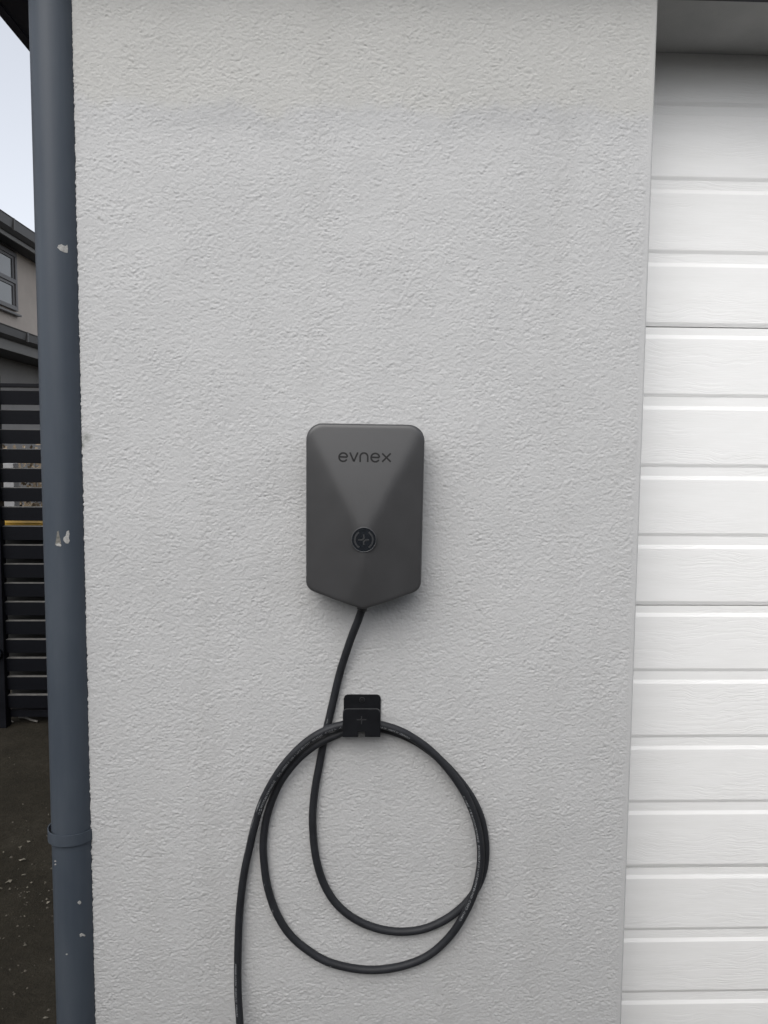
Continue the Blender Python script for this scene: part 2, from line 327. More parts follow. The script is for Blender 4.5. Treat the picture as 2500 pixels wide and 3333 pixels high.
def fftnoise(ny, nx, step, lo, hi, seed, aniso=1.0):
    """band-limited random field, wavelengths lo..hi metres, unit variance"""
    g_ = np.random.default_rng(seed); a = np.fft.rfft2(g_.standard_normal((ny, nx)))
    ky = np.fft.fftfreq(ny, step)[:, None]*aniso; kx = np.fft.rfftfreq(nx, step)[None, :]
    k = np.sqrt(kx*kx+ky*ky)+1e-9; f = np.exp(-(np.log(k*math.sqrt(lo*hi))/math.log(math.sqrt(hi/lo)+1e-6))**2*1.0)/k**0.5
    b = np.fft.irfft2(a*f, s=(ny, nx)); return b/b.std()
STUC = 0.00052
def stucco_wall():
    st = 0.0013; nx = int((XR-XL)/st)+1
    zs = np.concatenate([np.arange(0, 0.30, 0.006), np.arange(0.30, 2.37, st), np.arange(2.371, ZE+0.001, 0.006)]); ny = len(zs)
    def splats(seed, gap, sx, sz, tail):
        """sand grains: random impulses of uneven strength blurred to grain size"""
        g_ = np.random.default_rng(seed); imp = (g_.random((1900, nx)) < (st/gap)**2)*g_.gamma(tail, 1.0/tail, (1900, nx))
        ky = np.fft.fftfreq(1900, st)[:, None]; kx = np.fft.rfftfreq(nx, st)[None, :]
        b_ = np.fft.irfft2(np.fft.rfft2(imp)*np.exp(-2*math.pi**2*((kx*sx)**2+(ky*sz)**2)), s=(1900, nx))
        return b_*(2*math.pi*sx*sz)/st**2
    amp = 0.92+0.20*np.clip(fftnoise(1900, nx, st, 0.03, 0.35, 5), -1.6, 1.6)
    H = STUC*amp*(np.tanh(0.9*splats(21, 0.0038, 0.0011, 0.0009, 1.2))+0.8*np.tanh(splats(22, 0.0066, 0.0019, 0.0015, 1.0))
                  -1.1*np.tanh(splats(23, 0.0062, 0.0017, 0.0009, 0.8))-0.8*np.tanh(splats(24, 0.0074, 0.0010, 0.0012, 0.8))) + 0.00004*np.random.default_rng(6).standard_normal((1900, nx))
    H += 0.0004*fftnoise(1900, nx, st, 0.15, 0.9, 7)
    H = H[:ny] if ny <= 1900 else np.vstack([H, H])[:ny]
    xs = np.linspace(XL, XR, nx)
    X = np.repeat(xs[None, :], ny, 0).copy(); Z = np.repeat(zs[:, None], nx, 1); Y = -H
    e = np.clip((XR-0.009-X)/0.006, 0, 1); Y *= e                   # smooth corner bead on the door side
    # round the two arrises back into the returns
    for side in (0, 1):
        d = (X-XL) if side == 0 else (XR-X); rr = 0.004 if side == 0 else 0.0045
        q = np.clip(1-d/rr, 0, 1); Y += rr*(1-np.sqrt(np.clip(1-q*q, 0, 1)))
    jag = fftnoise(1900, 8, st, 0.006, 0.06, 9)[:ny, 0] if ny <= 1900 else np.resize(fftnoise(1900, 8, st, 0.006, 0.06, 9)[:, 0], ny)
    fall = np.clip(1-(X-XL)/0.02, 0, 1); X += jag[:, None]*0.0006*fall
    V = np.stack([X, Y, Z], -1).reshape(-1, 3)
    i = np.arange(ny-1)[:, None]*nx+np.arange(nx-1)[None, :]
    Q = np.stack([i, i+1, i+nx+1, i+nx], -1).reshape(-1, 4)
    # returns: extra columns going back
    base = len(V); ret = []
    for col in (0, nx-1):
        ret.append(np.stack([X[:, col], np.full(ny, 0.02), zs], -1))
    V = np.vstack([V]+ret); j = np.arange(ny-1)
    a = j*nx; b = base+j; Q2 = np.stack([b, a, a+nx, b+1], -1)
    a = j*nx+nx-1; b = base+ny+j; Q3 = np.stack([a, b, b+1, a+nx], -1)
    Q = np.vstack([Q, Q2, Q3]).astype(np.int32)
    me = bpy.data.meshes.new('stucco_wall'); me.vertices.add(len(V)); me.vertices.foreach_set('co', V.astype(np.float32).ravel())
    me.loops.add(Q.size); me.loops.foreach_set('vertex_index', Q.ravel()); me.polygons.add(len(Q))
    me.polygons.foreach_set('loop_start', np.arange(0, Q.size, 4, dtype=np.int32)); me.polygons.foreach_set('use_smooth', np.ones(len(Q), bool))
    me.update(calc_edges=True); me.validate()
    o = obj('stucco_wall', me, M_STUCCO); return put(o, house)
stucco_wall()
box('pier_core', XL+0.002, XR-0.002, 0.008, DY+0.06, 0, ZE, M_STUCCO, house)
box('side_wall', XL+0.003, XL+0.16, DY+0.06, 7.0, 0, ZE, M_STUCCO, house)
box('lintel', XR-0.002, 3.16, 0.004, DY+0.06, ZS, ZE, M_SOFFIT, house)
box('far_pier', 3.16, 3.9, 0.0, DY+0.06, 0, ZE, M_STUCCO, house)
box('far_side_wall', 3.74, 3.9, DY+0.06, 7.0, 0, ZE, M_STUCCO, house)
box('rear_wall', XL+0.003, 3.9, 7.0, 7.15, 0, ZE, M_STUCCO, house)
box('lintel_board', XR+0.004, 3.16, -0.016, 0.004, ZS-0.004, ZE-0.002, M_DARKPAINT, house, 0.002)
xe = float(onZ(0, 8, ZE)[0])
box('eave_soffit', xe, 4.1, -0.07, 7.4, ZE, ZE+0.02, M_DARKPAINT, house)
box('fascia', xe-0.02, xe, -0.09, 7.4, ZE-0.004, ZE+0.2, M_DARKPAINT, house)
box('fascia', xe, 4.1, -0.09, -0.07, ZE-0.004, ZE+0.2, M_DARKPAINT, house)
prism('roof', [(xe-0.03, ZE+0.19), (4.13, ZE+0.19), (1.67, ZE+0.75)], -0.10, 7.42, 'y', M_ROOF, house)

# ------------------------------------------------------------------ fence and house added out of view behind the viewer to darken the lower wall
def fence():
    fy = -3.1; t = thing('added_shade_fence', (0, fy, 0), 'unseen dark board fence added to darken the lower garage wall', 'fence')
    bmesh_ = boxmesh('board', 0, 0.145, 0, 0.018, 0.03, 2.05, 0.0015, 1); bmesh_.materials.append(M_FENCE)
    for i in range(100):
        o = obj('board', bmesh_, M_FENCE); o.location = (-7.5+i*0.15, fy, rnd.uniform(-.004, .004)); put(o, t)
    for z in (0.35, 1.0, 1.65): box('rail', -7.5, 7.5, fy-0.047, fy-0.001, z, z+0.09, M_FENCE, t)
fence()
M_FENCE_H = simple('added_house_brick', (0.16, 0.11, 0.085), 0.85, 0.3, 0.2, 6)
fh = thing('added_facing_house', (1.0, -20.75, 0), 'unseen low brick house added beyond the fence to block low light', 'house')
box('wall', -9, 11, -24, -17.5, 0, 2.5, M_FENCE_H, fh)
prism('roof', [(-17.0, 2.45), (-24.5, 2.45), (-20.75, 4.3)], -9.5, 11.5, 'x', M_ROOF, fh)

# ------------------------------------------------------------------ garage door: sections of four pressed planks
door = thing('garage_door', ((XR+3.16)/2, DY, 0.0), 'white sectional garage door with wood grain planks right of the grey wall', 'garage door')
zj = [float(onY(2250, y, DY)[2]) for y in (1064.5, 1971, 2825)]
sec = zj[0]-zj[1]
X0, X1 = XR-0.03, 3.17
pl = sec/4.0
def plank_mesh(h):
    # profile in (y, z): wide face proud, upper bevel that catches light, lower lip that turns under
    pr = [(0.0036, 0.0004), (0.0027, 0.0016), (0.0005, 0.0080), (0.0, 0.0100), (0.0, h-0.026), (0.0005, h-0.0242), (0.0026, h-0.0172), (0.0036, h-0.0155)]
    V = []; Fc = []
    for x in (X0, X1):
        V += [(x, y, z) for y, z in pr] 
    n = len(pr)
    for i in range(n-1): Fc.append((i, n+i, n+i+1, i+1))
    V += [(X0, 0.012, h-0.0155), (X0, 0.012, 0.0015), (X1, 0.012, h-0.0155), (X1, 0.012, 0.0015)]
    a = 2*n; Fc += [(n-1, 2*n-1, a+2, a), (0, a+1, a+3, n), (a, a+2, a+3, a+1)]
    Fc += [tuple(list(range(n))+[a, a+1])[::-1], tuple(list(range(n, 2*n))+[a+2, a+3])]
    me = mesh('plank', V, Fc); me.polygons.foreach_set('use_smooth', [False]*len(me.polygons)); me.materials.append(M_DOOR)
    return me
PM = plank_mesh(pl)
zb = zj[2]-sec
while zb > 0.02: zb -= sec
k = 0
z = zb
while z < ZS-0.01:
    z1 = min(z+sec, ZS+0.02)
    zlo = max(z, 0.006)
    s_ = box('door_section', X0, X1, DY+0.0026, DY+0.045, zlo+0.0014, z1-0.0014, M_DOOR, door)
    for q in range(4):
        zz = z+q*pl
        if zz > ZS-0.02 or zz+pl < 0.05: continue
        o = obj('plank', PM, M_DOOR); o.location = (0, DY, zz); put(o, s_)
    z += sec
box('side_seal', XR-0.001, XR+0.006, DY-0.030, DY-0.004, 0.006, ZS, M_SEAL, door)

# ------------------------------------------------------------------ downpipe
PR = 0.042; PY = 0.018
def pipe_center():
    # left silhouette in the photo at mid height
    xl = np.mean([onY(px, py, PY)[0] for px, py in ((95, 0), (131, 1400), (163, 2600), (189, 3300))])
    return float(xl+PR*1.06)
PX = pipe_center()
dp = thing('downpipe', (PX, PY, 0), 'blue grey round downpipe chipped in places at the left edge of the wall', 'downpipe')
bm = bmesh.new(); n = 48; zsn = list(np.linspace(0.0, ZE, 40)); rings = []
for z in zsn:
    rings.append([bm.verts.new((PX+PR*math.cos(2*math.pi*i/n), PY+PR*math.sin(2*math.pi*i/n), z)) for i in range(n)])
for a, b in zip(rings, rings[1:]):
    for i in range(n): bm.faces.new((a[i], a[(i+1) % n], b[(i+1) % n], b[i]))
bm.faces.new(rings[0][::-1]); bm.faces.new(rings[-1])
put(obj('pipe', bmmesh('pipe', bm, True), M_PIPE), dp)
# strap bracket: band standing a little off the pipe, ends run back to the side wall
zb1 = float(onY(215, 2718, PY-PR)[2]); zb0 = float(onY(215, 2754, PY-PR)[2])
def strap():
    bm = bmesh.new(); pts = []
    cx = PX-0.0008; ro = PR+0.0034
    for a in np.linspace(R(-10), R(-250), 44):
        off = 0.0022*max(0, math.cos(a+math.pi*0.98))
        pts.append((cx+(ro+off)*math.cos(a), PY+(ro+off)*math.sin(a)))
    pts = [(XL+0.004, PY-0.010)]+pts+[(XL+0.004, PY+0.044)]
    prev = None
    for i, (x, y) in enumerate(pts):
        a = pts[max(0, i-1)]; b = pts[min(len(pts)-1, i+1)]; t = np.array([b[0]-a[0], b[1]-a[1]]); t /= np.linalg.norm(t); nn = np.array([t[1], -t[0]])*0.0008
        lean = 0.0
        cur = [bm.verts.new((x+nn[0], y+nn[1], zb0+lean)), bm.verts.new((x+nn[0], y+nn[1], zb1+lean)), bm.verts.new((x-nn[0], y-nn[1], zb1+lean)), bm.verts.new((x-nn[0], y-nn[1], zb0+lean))]
        if prev:
            for q in range(4): bm.faces.new((prev[q], prev[(q+1) % 4], cur[(q+1) % 4], cur[q]))
        prev = cur
    me = bmmesh('bracket', bm); return me
br = put(obj('bracket', strap(), M_PIPE), dp)
def on_pipe(px, py, r):
    """point and angle on the pipe front surface under a photo pixel"""
    d = ray(px, py); o = CAM-np.array([PX, PY, 0]); A = d[0]**2+d[1]**2; B = 2*(o[0]*d[0]+o[1]*d[1]); C = o[0]**2+o[1]**2-r*r
    t = (-B-math.sqrt(max(0, B*B-4*A*C)))/(2*A); p = o+d*t; return math.atan2(p[1], p[0]), p[2]
def chip(name, pxs, mat, lift=0.0005):
    bm = bmesh.new(); top = []
    P = [on_pipe(px, py, PR) for px, py in pxs]; ca = np.mean([p[0] for p in P]); cz = np.mean([p[1] for p in P])
    f = lambda a, z, r: (PX+r*math.cos(a), PY+r*math.sin(a), z)
    c = bm.verts.new(f(ca, cz, PR+lift*1.4)); o1 = [bm.verts.new(f(a, z, PR+lift)) for a, z in P]; o2 = [bm.verts.new(f(a+(a-ca)*0.03, z+(z-cz)*0.03, PR-0.0004)) for a, z in P]
    n_ = len(P)
    for i in range(n_):
        j = (i+1) % n_
        bm.faces.new((c, o1[i], o1[j])); bm.faces.new((o1[i], o2[i], o2[j], o1[j]))
    put(obj(name, bmmesh(name, bm), mat), dp)
def blob(cx, cy, rx, ry, n_=11, seed=1):
    q = random.Random(seed); return [(cx+rx*math.cos(2*math.pi*i/n_)*(0.75+0.5*q.random()), cy+ry*math.sin(2*math.pi*i/n_)*(0.75+0.5*q.random())) for i in range(n_)]
chip('paint_chip', [(187, 806), (190, 798), (201, 795), (206, 799), (214, 801), (219, 796), (221, 810), (220, 823), (208, 821), (197, 816)], M_CHIP)
chip('paint_chip', [(186, 1731), (191, 1728), (194, 1745), (198, 1762), (199, 1777), (190, 1775), (180, 1774), (184, 1752)], simple('worn_chip', (0.14, 0.135, 0.12), 0.6, 0.4, 0.5, 200))
chip('paint_chip', [(181, 1771), (192, 1768), (200, 1774), (198, 1779), (186, 1777)], M_CHIP, 0.0009)
chip('paint_chip', [(217, 1730), (224, 1727), (226, 1738), (224, 1752), (227, 1760), (222, 1769), (214, 1768), (206, 1758), (207, 1750), (214, 1744)], M_CHIP)
chip('paint_chip', blob(259, 2938, 5.5, 5.5, 11, 3), M_CHIP)
chip('paint_chip', [(259, 3042), (265, 3037), (272, 3040), (278, 3044), (276, 3048), (268, 3046), (261, 3050)], M_CHIP)
for i, (x, y) in enumerate(((180, 2803), (181, 2813), (217, 3106), (203, 2732))): chip('paint_chip', blob(x, y, 2.6, 2.2, 7, 20+i), M_CHIP)

# ------------------------------------------------------------------ wall charger
ang = R(-0.35)                                  # hangs a hair off level
def U(px, py, Y): p = onY(px, py, Y); return float(p[0]), float(p[2])
RIM = 0.068; RISE = 0.027
A0 = U(1183, 1757, -(RIM+RISE))
cxc = A0[0]; 
top = U(1186, 1379.5, -RIM)[1]; wl = U(992.5, 1500, -RIM)[0]; wr = U(1379, 1500, -RIM)[0]
HW = (wr-wl)/2; 
cvl = U(991, 1919, -RIM)[1]; pvl = U(1183, 1979, -RIM)[1]
cx0 = (wl+wr)/2
ch = thing('wall_charger', (cx0, 0.0, pvl), 'charcoal wall charger with faceted front and round button on grey wall', 'charger')
def rounded(poly, rad, seg=10):
    out = []; n_ = len(poly)
    for i in range(n_):
        p = np.array(poly[i]); a = np.array(poly[i-1])-p; b = np.array(poly[(i+1) % n_])-p
        a /= np.linalg.norm(a); b /= np.linalg.norm(b); th = math.acos(np.clip(np.dot(a, b), -1, 1)); d = rad[i]/math.tan(th/2)
        c = p+(a+b)/np.linalg.norm(a+b)*rad[i]/math.sin(th/2); p0 = p+a*d; p1 = p+b*d
        a0 = math.atan2(*(p0-c)[::-1]); a1 = math.atan2(*(p1-c)[::-1]); da = (a1-a0+math.pi) % (2*math.pi)-math.pi
        out += [tuple(c+rad[i]*np.array([math.cos(a0+da*k/seg), math.sin(a0+da*k/seg)])) for k in range(seg+1)]
    return out
def densify(pts, step=0.004):
    out = []
    for i in range(len(pts)):
        a = np.array(pts[i]); b = np.array(pts[(i+1) % len(pts)]); k = max(1, int(np.linalg.norm(b-a)/step))
        out += [tuple(a+(b-a)*j/k) for j in range(k)]
    return out
poly = [(-HW, top-pvl), (HW, top-pvl), (HW-0.0015, cvl-pvl), (0, 0.0), (-HW+0.0015, cvl-pvl)]
def rot(u, v): return u*math.cos(ang)-v*math.sin(ang), u*math.sin(ang)+v*math.cos(ang)
OUT = densify(rounded(poly, [0.030, 0.030, 0.021, 0.014, 0.021]))
ua = A0[0]-cx0; va = A0[1]-pvl
vt_ = top-pvl
def facet(u, v):
    l = RISE*(u+HW)/(ua+HW); r_ = RISE*(HW-u)/(HW-ua); t_ = RISE*(vt_-v)/(vt_-va); bt = RISE*0.55+RISE*0.62*(v+0.02)/(va)
    k_ = 0.0013
    f = [l, r_, t_, bt]; mn = min(f)
    return mn-k_*math.log(sum(math.exp(-(q-mn)/k_) for q in f))
def facet_pt(u, v):
    x, z = rot(u, v); return (cx0+x, -(RIM+facet(u, v)), pvl+z)
def cover():
    n_ = len(OUT); V = []; Fc = []; ss = [0.02]+list(np.linspace(0.06, 0.90, 26))+[0.925, 0.945, 0.962, 0.976, 0.987, 0.995, 1.0]
    for s_ in ss:
        for (u, v) in OUT:
            uu = ua+(u-ua)*s_; vv = va+(v-va)*s_
            d = (1-s_)*math.hypot(u-ua, v-va); q = max(0.0, 1-d/0.006)
            h_ = RIM+max(0.0, facet(uu, vv))*min(1, 1) - 0.005*(1-math.sqrt(max(0, 1-q*q)))
            x, z = rot(uu, vv); V.append((cx0+x, -h_, pvl+z))
    for (dy, sc) in ((-0.050, 1.0), (-0.022, 0.996), (-0.020, 0.985)):
        for (u, v) in OUT:
            x, z = rot(u*sc, vt_/2+(v-vt_/2)*sc); V.append((cx0+x, dy, pvl+z))
    rows = len(V)//n_
    for r_ in range(rows-1):
        for i in range(n_):
            j = (i+1) % n_; Fc.append((r_*n_+i, r_*n_+j, (r_+1)*n_+j, (r_+1)*n_+i))
    Fc.append(tuple(range(n_)))
    me = mesh('front_cover', V, Fc, True); bm_ = bmesh.new(); bm_.from_mesh(me); bmesh.ops.recalc_face_normals(bm_, faces=bm_.faces[:]); bm_.to_mesh(me); bm_.free()
    return me
cv = put(obj('front_cover', cover(), M_COVER), ch)
pr = []
for (u, v) in OUT:
    x, z = rot(u*0.962, vt_/2+(v-vt_/2)*0.972); pr.append((cx0+x, pvl+z))
prism('base', pr, -0.030, 0.001, 'y', M_BASE, ch)
# lettering and button
def uv_of(px, py):
    p = onY(px, py, -(RIM+0.012)); x, z = p[0]-cx0, p[2]-pvl
    return (x*math.cos(-ang)-z*math.sin(-ang), x*math.sin(-ang)+z*math.cos(-ang))
def lz(X, Y): return uv_of(1060+X/6.636, 1440+Y/6.636)
bm = bmesh.new(); LW = 0.0030
def stroke(pts, close=False): ribbon(bm, [lz(*p) for p in pts], LW, facet_pt, 0.00025, 0.001, close)
def arc(cx, cy, r_, a0, a1, n_=22): return [(cx+r_*math.cos(R(a0+(a1-a0)*i/n_)), cy-r_*math.sin(R(a0+(a1-a0)*i/n_))) for i in range(n_+1)]
for (cx, cy) in ((379, 318), (1073, 328)):
    stroke([(cx-78, cy-8), (cx+88, cy)]); stroke(arc(cx, cy, 91, 2, 328))
stroke([(524, 215), (609, 412)]); stroke([(609, 412), (695, 215)])
stroke([(746, 424), (746, 312)]+arc(828, 310, 82, 178, 2, 16)+[(910, 312), (910, 424)])
stroke([(1222, 236), (1408, 420)]); stroke([(1408, 236), (1222, 420)])
put(obj('lettering', bmmesh('lettering', bm), M_ENGR), cv)
fa = facet(ua, va); by = -(RIM+fa)
bx, bz = rot(ua, va); bx += cx0; bz += pvl
Rb = 0.0222
btn = put(obj('button', cyl('button', (bx, bz), Rb, by+0.004, by-0.0012, 56, 'y'), M_BTN), ch)
def ring(name, c, y, Rr, r_, n1=56, n2=8):
    V = []; Fc = []
    for i in range(n1):
        a = 2*math.pi*i/n1
        for j in range(n2):
            b = 2*math.pi*j/n2; V.append((c[0]+(Rr+r_*math.cos(b))*math.cos(a), y+r_*math.sin(b), c[1]+(Rr+r_*math.cos(b))*math.sin(a)))
    for i in range(n1):
        for j in range(n2): Fc.append((i*n2+j, ((i+1) % n1)*n2+j, ((i+1) % n1)*n2+(j+1) % n2, i*n2+(j+1) % n2))
    return mesh(name, V, Fc, True)
put(obj('button_rim', ring('button_rim', (bx, bz), by-0.0008, Rb, 0.0008), M_RING), btn)
flat = lambda u, v: (bx+u, by-0.0012, bz+v)
q = 1.0/11.06/1796.0
def bt(pts, wd, nm):
    bm = bmesh.new(); ribbon(bm, [((x-805)*q, -(y-780)*q) for x, y in pts], wd*q, flat, 0.0003, 0.0006)
    put(obj(nm, bmmesh(nm, bm), M_BTNMARK), btn)
bt(arc(805, 780, 322, 122, 238), 62, 'light_arc'); bt(arc(805, 780, 322, -58, 58), 62, 'light_arc')
bt([(803, 588), (803, 725), (752, 782), (602, 782)], 54, 'emblem'); bt([(1000, 782), (868, 782), (800, 850), (800, 975)], 54, 'emblem')

# ------------------------------------------------------------------ cable holder
hold = thing('cable_holder', (float(onY(1178, 2330)[0]), 0.0, float(onY(1178, 2399, -0.045)[2])), 'black metal cable hook screwed to the wall below the charger', 'cable hook')
def plate(name, px0, px1, py0, py1, Y, th, rad, notch=None):
    x0, z1 = U(px0, py0, Y); x1, z0 = U(px1, py1, Y)
    P = rounded([(x0, z0), (x0, z1), (x1, z1), (x1, z0)], [0.0006, rad, rad, 0.0006], 8)
    if notch:
        n0 = U(notch[0], notch[2], Y); n1 = U(notch[1], notch[2], Y)
        P = P+[(n1[0], z0), (n1[0], n0[1]), (n0[0], n0[1]), (n0[0], z0)]
    return prism(name, P, Y, Y+th, 'y', M_HOLD, hold, 0.0), (x0, x1, z0, z1)
FY = -0.047
bp, bb = plate('back_plate', 1119, 1238.5, 2262, 2397, -0.004, 0.005, 0.0085, (1163, 1190, 2372))
fp, fb = plate('front_plate', 1116, 1238, 2307, 2399, FY, 0.0032, 0.0085, (1165.3, 1188.2, 2382))
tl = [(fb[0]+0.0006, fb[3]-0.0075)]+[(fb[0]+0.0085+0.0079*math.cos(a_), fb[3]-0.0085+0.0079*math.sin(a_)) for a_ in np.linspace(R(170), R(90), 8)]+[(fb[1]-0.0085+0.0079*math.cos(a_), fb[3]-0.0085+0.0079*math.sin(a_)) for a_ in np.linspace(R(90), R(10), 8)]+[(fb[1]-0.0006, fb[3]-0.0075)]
bm = bmesh.new(); ribbon(bm, tl, 0.0013, lambda u, v: (u, FY, v), 0.0004, 0.0012); put(obj('lip_highlight', bmmesh('lip_highlight', bm), simple('painted_edge_highlight', (0.035, 0.036, 0.038), 0.45)), fp)  # paler strip paints the sky highlight along the front plate's top edge
# folded bottom: curved strips left and right of the notch joining both plates
nl = U(1165.3, 2399, FY)[0]; nr = U(1188.2, 2399, FY)[0]
for (a, b) in ((fb[0], nl), (nr, fb[1])):
    prof = [(FY+0.0003, fb[2]+0.001), (FY+0.0003, fb[2]+0.0035), (-0.003, fb[2]+0.0035), (-0.003, fb[2]+0.001)]
    prism('tray', prof, a+0.0002, b-0.0002, 'x', M_HOLD, hold)
sc = U(1179, 2278, -0.004)
scr = put(obj('screw', cyl('screw', sc, 0.0049, -0.0035, -0.0056, 24, 'y', 0.0044), M_HOLD), hold)
put(obj('screw_rim', ring('screw_rim', sc, -0.0044, 0.0050, 0.0005, 32, 6), M_HMARK), scr)
fl = lambda u, v: (sc[0]+u, -0.0056, sc[1]+v)
for pts in ([(-0.003, 0), (0.003, 0)], [(0, -0.003), (0, 0.003)]):
    bm = bmesh.new(); ribbon(bm, pts, 0.0011, fl, 0.0002, 0.0006); put(obj('screw_slot', bmmesh('screw_slot', bm), M_ENGR), scr)
hx, hz = U(1050+842/6.636, 2220+818/6.636, FY); fl2 = lambda u, v: (hx+u, FY, hz+v); q2 = 1/6.636/1745.0
for pts in ([(0, -85), (0, -30), (-22, -4), (-108, -4)], [(108, -4), (20, -4), (0, 22), (0, 95)]):
    bm = bmesh.new(); ribbon(bm, [(x*q2, -y*q2) for x, y in pts], 25*q2, fl2, 0.0003, 0.0008); put(obj('emblem', bmmesh('emblem', bm), M_HMARK), fp)

# ------------------------------------------------------------------ charging cable
CR = 0.0076
path = [  # photo pixel of the cable's middle, distance of its axis from the wall
 (1188, 1945, .040), (1181, 1972, .040), (1170, 2010, .036), (1150, 2058, .029), (1130, 2115, .021), (1112, 2170, .014), (1096, 2230, .0100), (1085, 2280, .0090), (1075.5, 2320, .0085),
 (1068.7, 2350, .0085), (1051, 2425, .0085), (1043.6, 2470, .0085), (1026.5, 2560, .009), (1017.3, 2648, .0095), (1018.4, 2704, .0095), (1022.8, 2759, .0095),
 (1032.8, 2814, .0095), (1050.6, 2870, .0095), (1080.5, 2925, .0095), (1116.6, 2964, .0095), (1163.7, 2997, .009), (1219, 3020, .009), (1274, 3031.5, .0085), (1324, 3033, .0085),
 (1385, 3023, .0085), (1444, 2997, .0085), (1493, 2963, .0085), (1524, 2932, .0085), (1550, 2896, .0085), (1570, 2852, .0085), (1578, 2818, .0085), (1582, 2775, .0085), (1581, 2745, .0085), (1578.5, 2717, .0085),
 (1569.5, 2674, .0085), (1554, 2630, .0085), (1530, 2586, .0085), (1500, 2545, .0085), (1470, 2510, .0085), (1432, 2472, .0085), (1394, 2440, .009), (1357, 2415, .010), (1319, 2396, .011), (1281, 2381, .012), (1240, 2371, .0135),
 (1180, 2364, .015), (1140, 2373, .018), (1113.6, 2385.5, .0215), (1091, 2394, .0235), (1046, 2413.4, .0245), (1001, 2443, .0235), (963, 2478, .0215), (918, 2536, .0175), (893.4, 2584, .014), (871.7, 2645, .011),
 (860.5, 2700, .0095), (855.9, 2759, .009), (860, 2815, .009), (866.5, 2868, .009), (879.5, 2920, .009), (896, 2965, .009), (919, 3009, .009), (953, 3053.7, .009), (1007, 3097, .009), (1062, 3129.7, .009), (1134, 3149.5, .009),
 (1206, 3158, .009), (1262, 3154, .009), (1300, 3147, .009), (1348, 3133, .0095), (1396, 3109.8, .0105), (1445, 3069, .0125), (1485.6, 3020.5, .016), (1516, 2968, .021), (1537, 2925, .0245), (1554, 2874, .0245), (1561.5, 2838, .0245),
 (1565, 2802, .0245), (1565.5, 2765, .0245), (1560, 2715.6, .0245), (1549.4, 2670, .0245), (1533, 2625, .0245), (1514, 2584, .0250), (1488, 2543, .0250), (1453, 2496, .0250), (1414, 2454, .0255), (1379, 2424.6, .0265), (1344, 2401, .028), (1309, 2381, .030), (1273, 2368, .0315), (1236.6, 2358, .0325),
 (1175, 2349, .0335), (1112, 2360, .0345), (1076, 2369.7, .035), (1030.7, 2392, .035), (985.5, 2424, .0345), (947.8, 2461.7, .033), (917.7, 2497.8, .031), (895, 2531, .0285), (874.7, 2567, .0255), (854, 2608.5, .022), (839.8, 2650, .019),
 (824.5, 2703.7, .016), (812.6, 2759, .014), (799.5, 2814.6, .0125), (790.4, 2870, .012), (783.8, 2925, .012), (778.5, 2985, .012), (774.6, 3095, .014), (774, 3205, .018), (776.6, 3268, .022), (781.2, 3333, .028)]
P = np.array([onY(px, py, -d) for px, py, d in path])
tail = P[-1]
ext = [tail+np.array(v) for v in ((0.006, -0.012, -0.08), (0.014, -0.035, -0.17), (0.03, -0.075, -0.255))]
P = np.vstack([P, ext, [[tail[0]+0.06, tail[1]-0.16, 0.030], [tail[0]+0.10, tail[1]-0.27, 0.0138], [tail[0]+0.16, tail[1]-0.42, 0.0138], [tail[0]+0.26, tail[1]-0.60, 0.0138], [tail[0]+0.42, tail[1]-0.80, 0.0138]]])
def catmull(P, step=0.004):
    d = np.r_[0, np.cumsum(np.linalg.norm(np.diff(P, axis=0), axis=1)**0.5)]
    out = []
    for i in range(len(P)-1):
        i0, i3 = max(0, i-1), min(len(P)-1, i+2); n_ = max(2, int(np.linalg.norm(P[i+1]-P[i])/step))
        h_ = d[i+1]-d[i]
        m0 = (P[i+1]-P[i0])/(d[i+1]-d[i0])*h_; m1 = (P[i3]-P[i])/(d[i3]-d[i])*h_
        for k_ in range(n_):
            t = k_/n_; out.append((2*t**3-3*t*t+1)*P[i]+(t**3-2*t*t+t)*m0+(-2*t**3+3*t*t)*P[i+1]+(t**3-t*t)*m1)
    out.append(P[-1]); return np.array(out)
C = catmull(P)
for _ in range(3):
    for it in range(6): C[1:-1] = C[1:-1]*0.5+(C[:-2]+C[2:])*0.25
Sx = np.r_[0, np.cumsum(np.linalg.norm(np.diff(C, axis=0), axis=1))]
T = np.gradient(C, axis=0); T /= np.linalg.norm(T, axis=1)[:, None]
N = np.tile([0.0, -1.0, 0.0], (len(C), 1)); N -= (N*T).sum(1)[:, None]*T
# where the cable turns away on the ground the reference direction slides to up
late = np.clip((0.12-C[:, 2])/0.08, 0, 1)[:, None]; N2 = np.tile([0.0, 0.0, 1.0], (len(C), 1)); N2 -= (N2*T).sum(1)[:, None]*T
N = N*(1-late)+N2*late; N -= (N*T).sum(1)[:, None]*T; N /= np.linalg.norm(N, axis=1)[:, None]
B = np.cross(T, N)
cab = thing('charging_cable', (float(C[0][0]), float(C[0][1]), float(C[0][2])), 'black charging cable looped over the hook below the charger', 'cable')
def tube(name, C, N, B, r_, n_=20):
    V = []; Fc = []
    for i in range(len(C)):
        for j in range(n_):
            a = 2*math.pi*j/n_; V.append(C[i]+r_*(math.cos(a)*N[i]+math.sin(a)*B[i]))
    for i in range(len(C)-1):
        for j in range(n_):
            k_ = (j+1) % n_; Fc.append((i*n_+j, i*n_+k_, (i+1)*n_+k_, (i+1)*n_+j))
    Fc += [tuple(range(n_)), tuple(range((len(C)-1)*n_, len(C)*n_))[::-1]]
    me = mesh(name, V, Fc, True); bm_ = bmesh.new(); bm_.from_mesh(me); bmesh.ops.recalc_face_normals(bm_, faces=bm_.faces[:]); bm_.to_mesh(me); bm_.free(); return me
jk = put(obj('cable_jacket', tube('cable_jacket', C, N, B, CR), M_CABLE), cab)
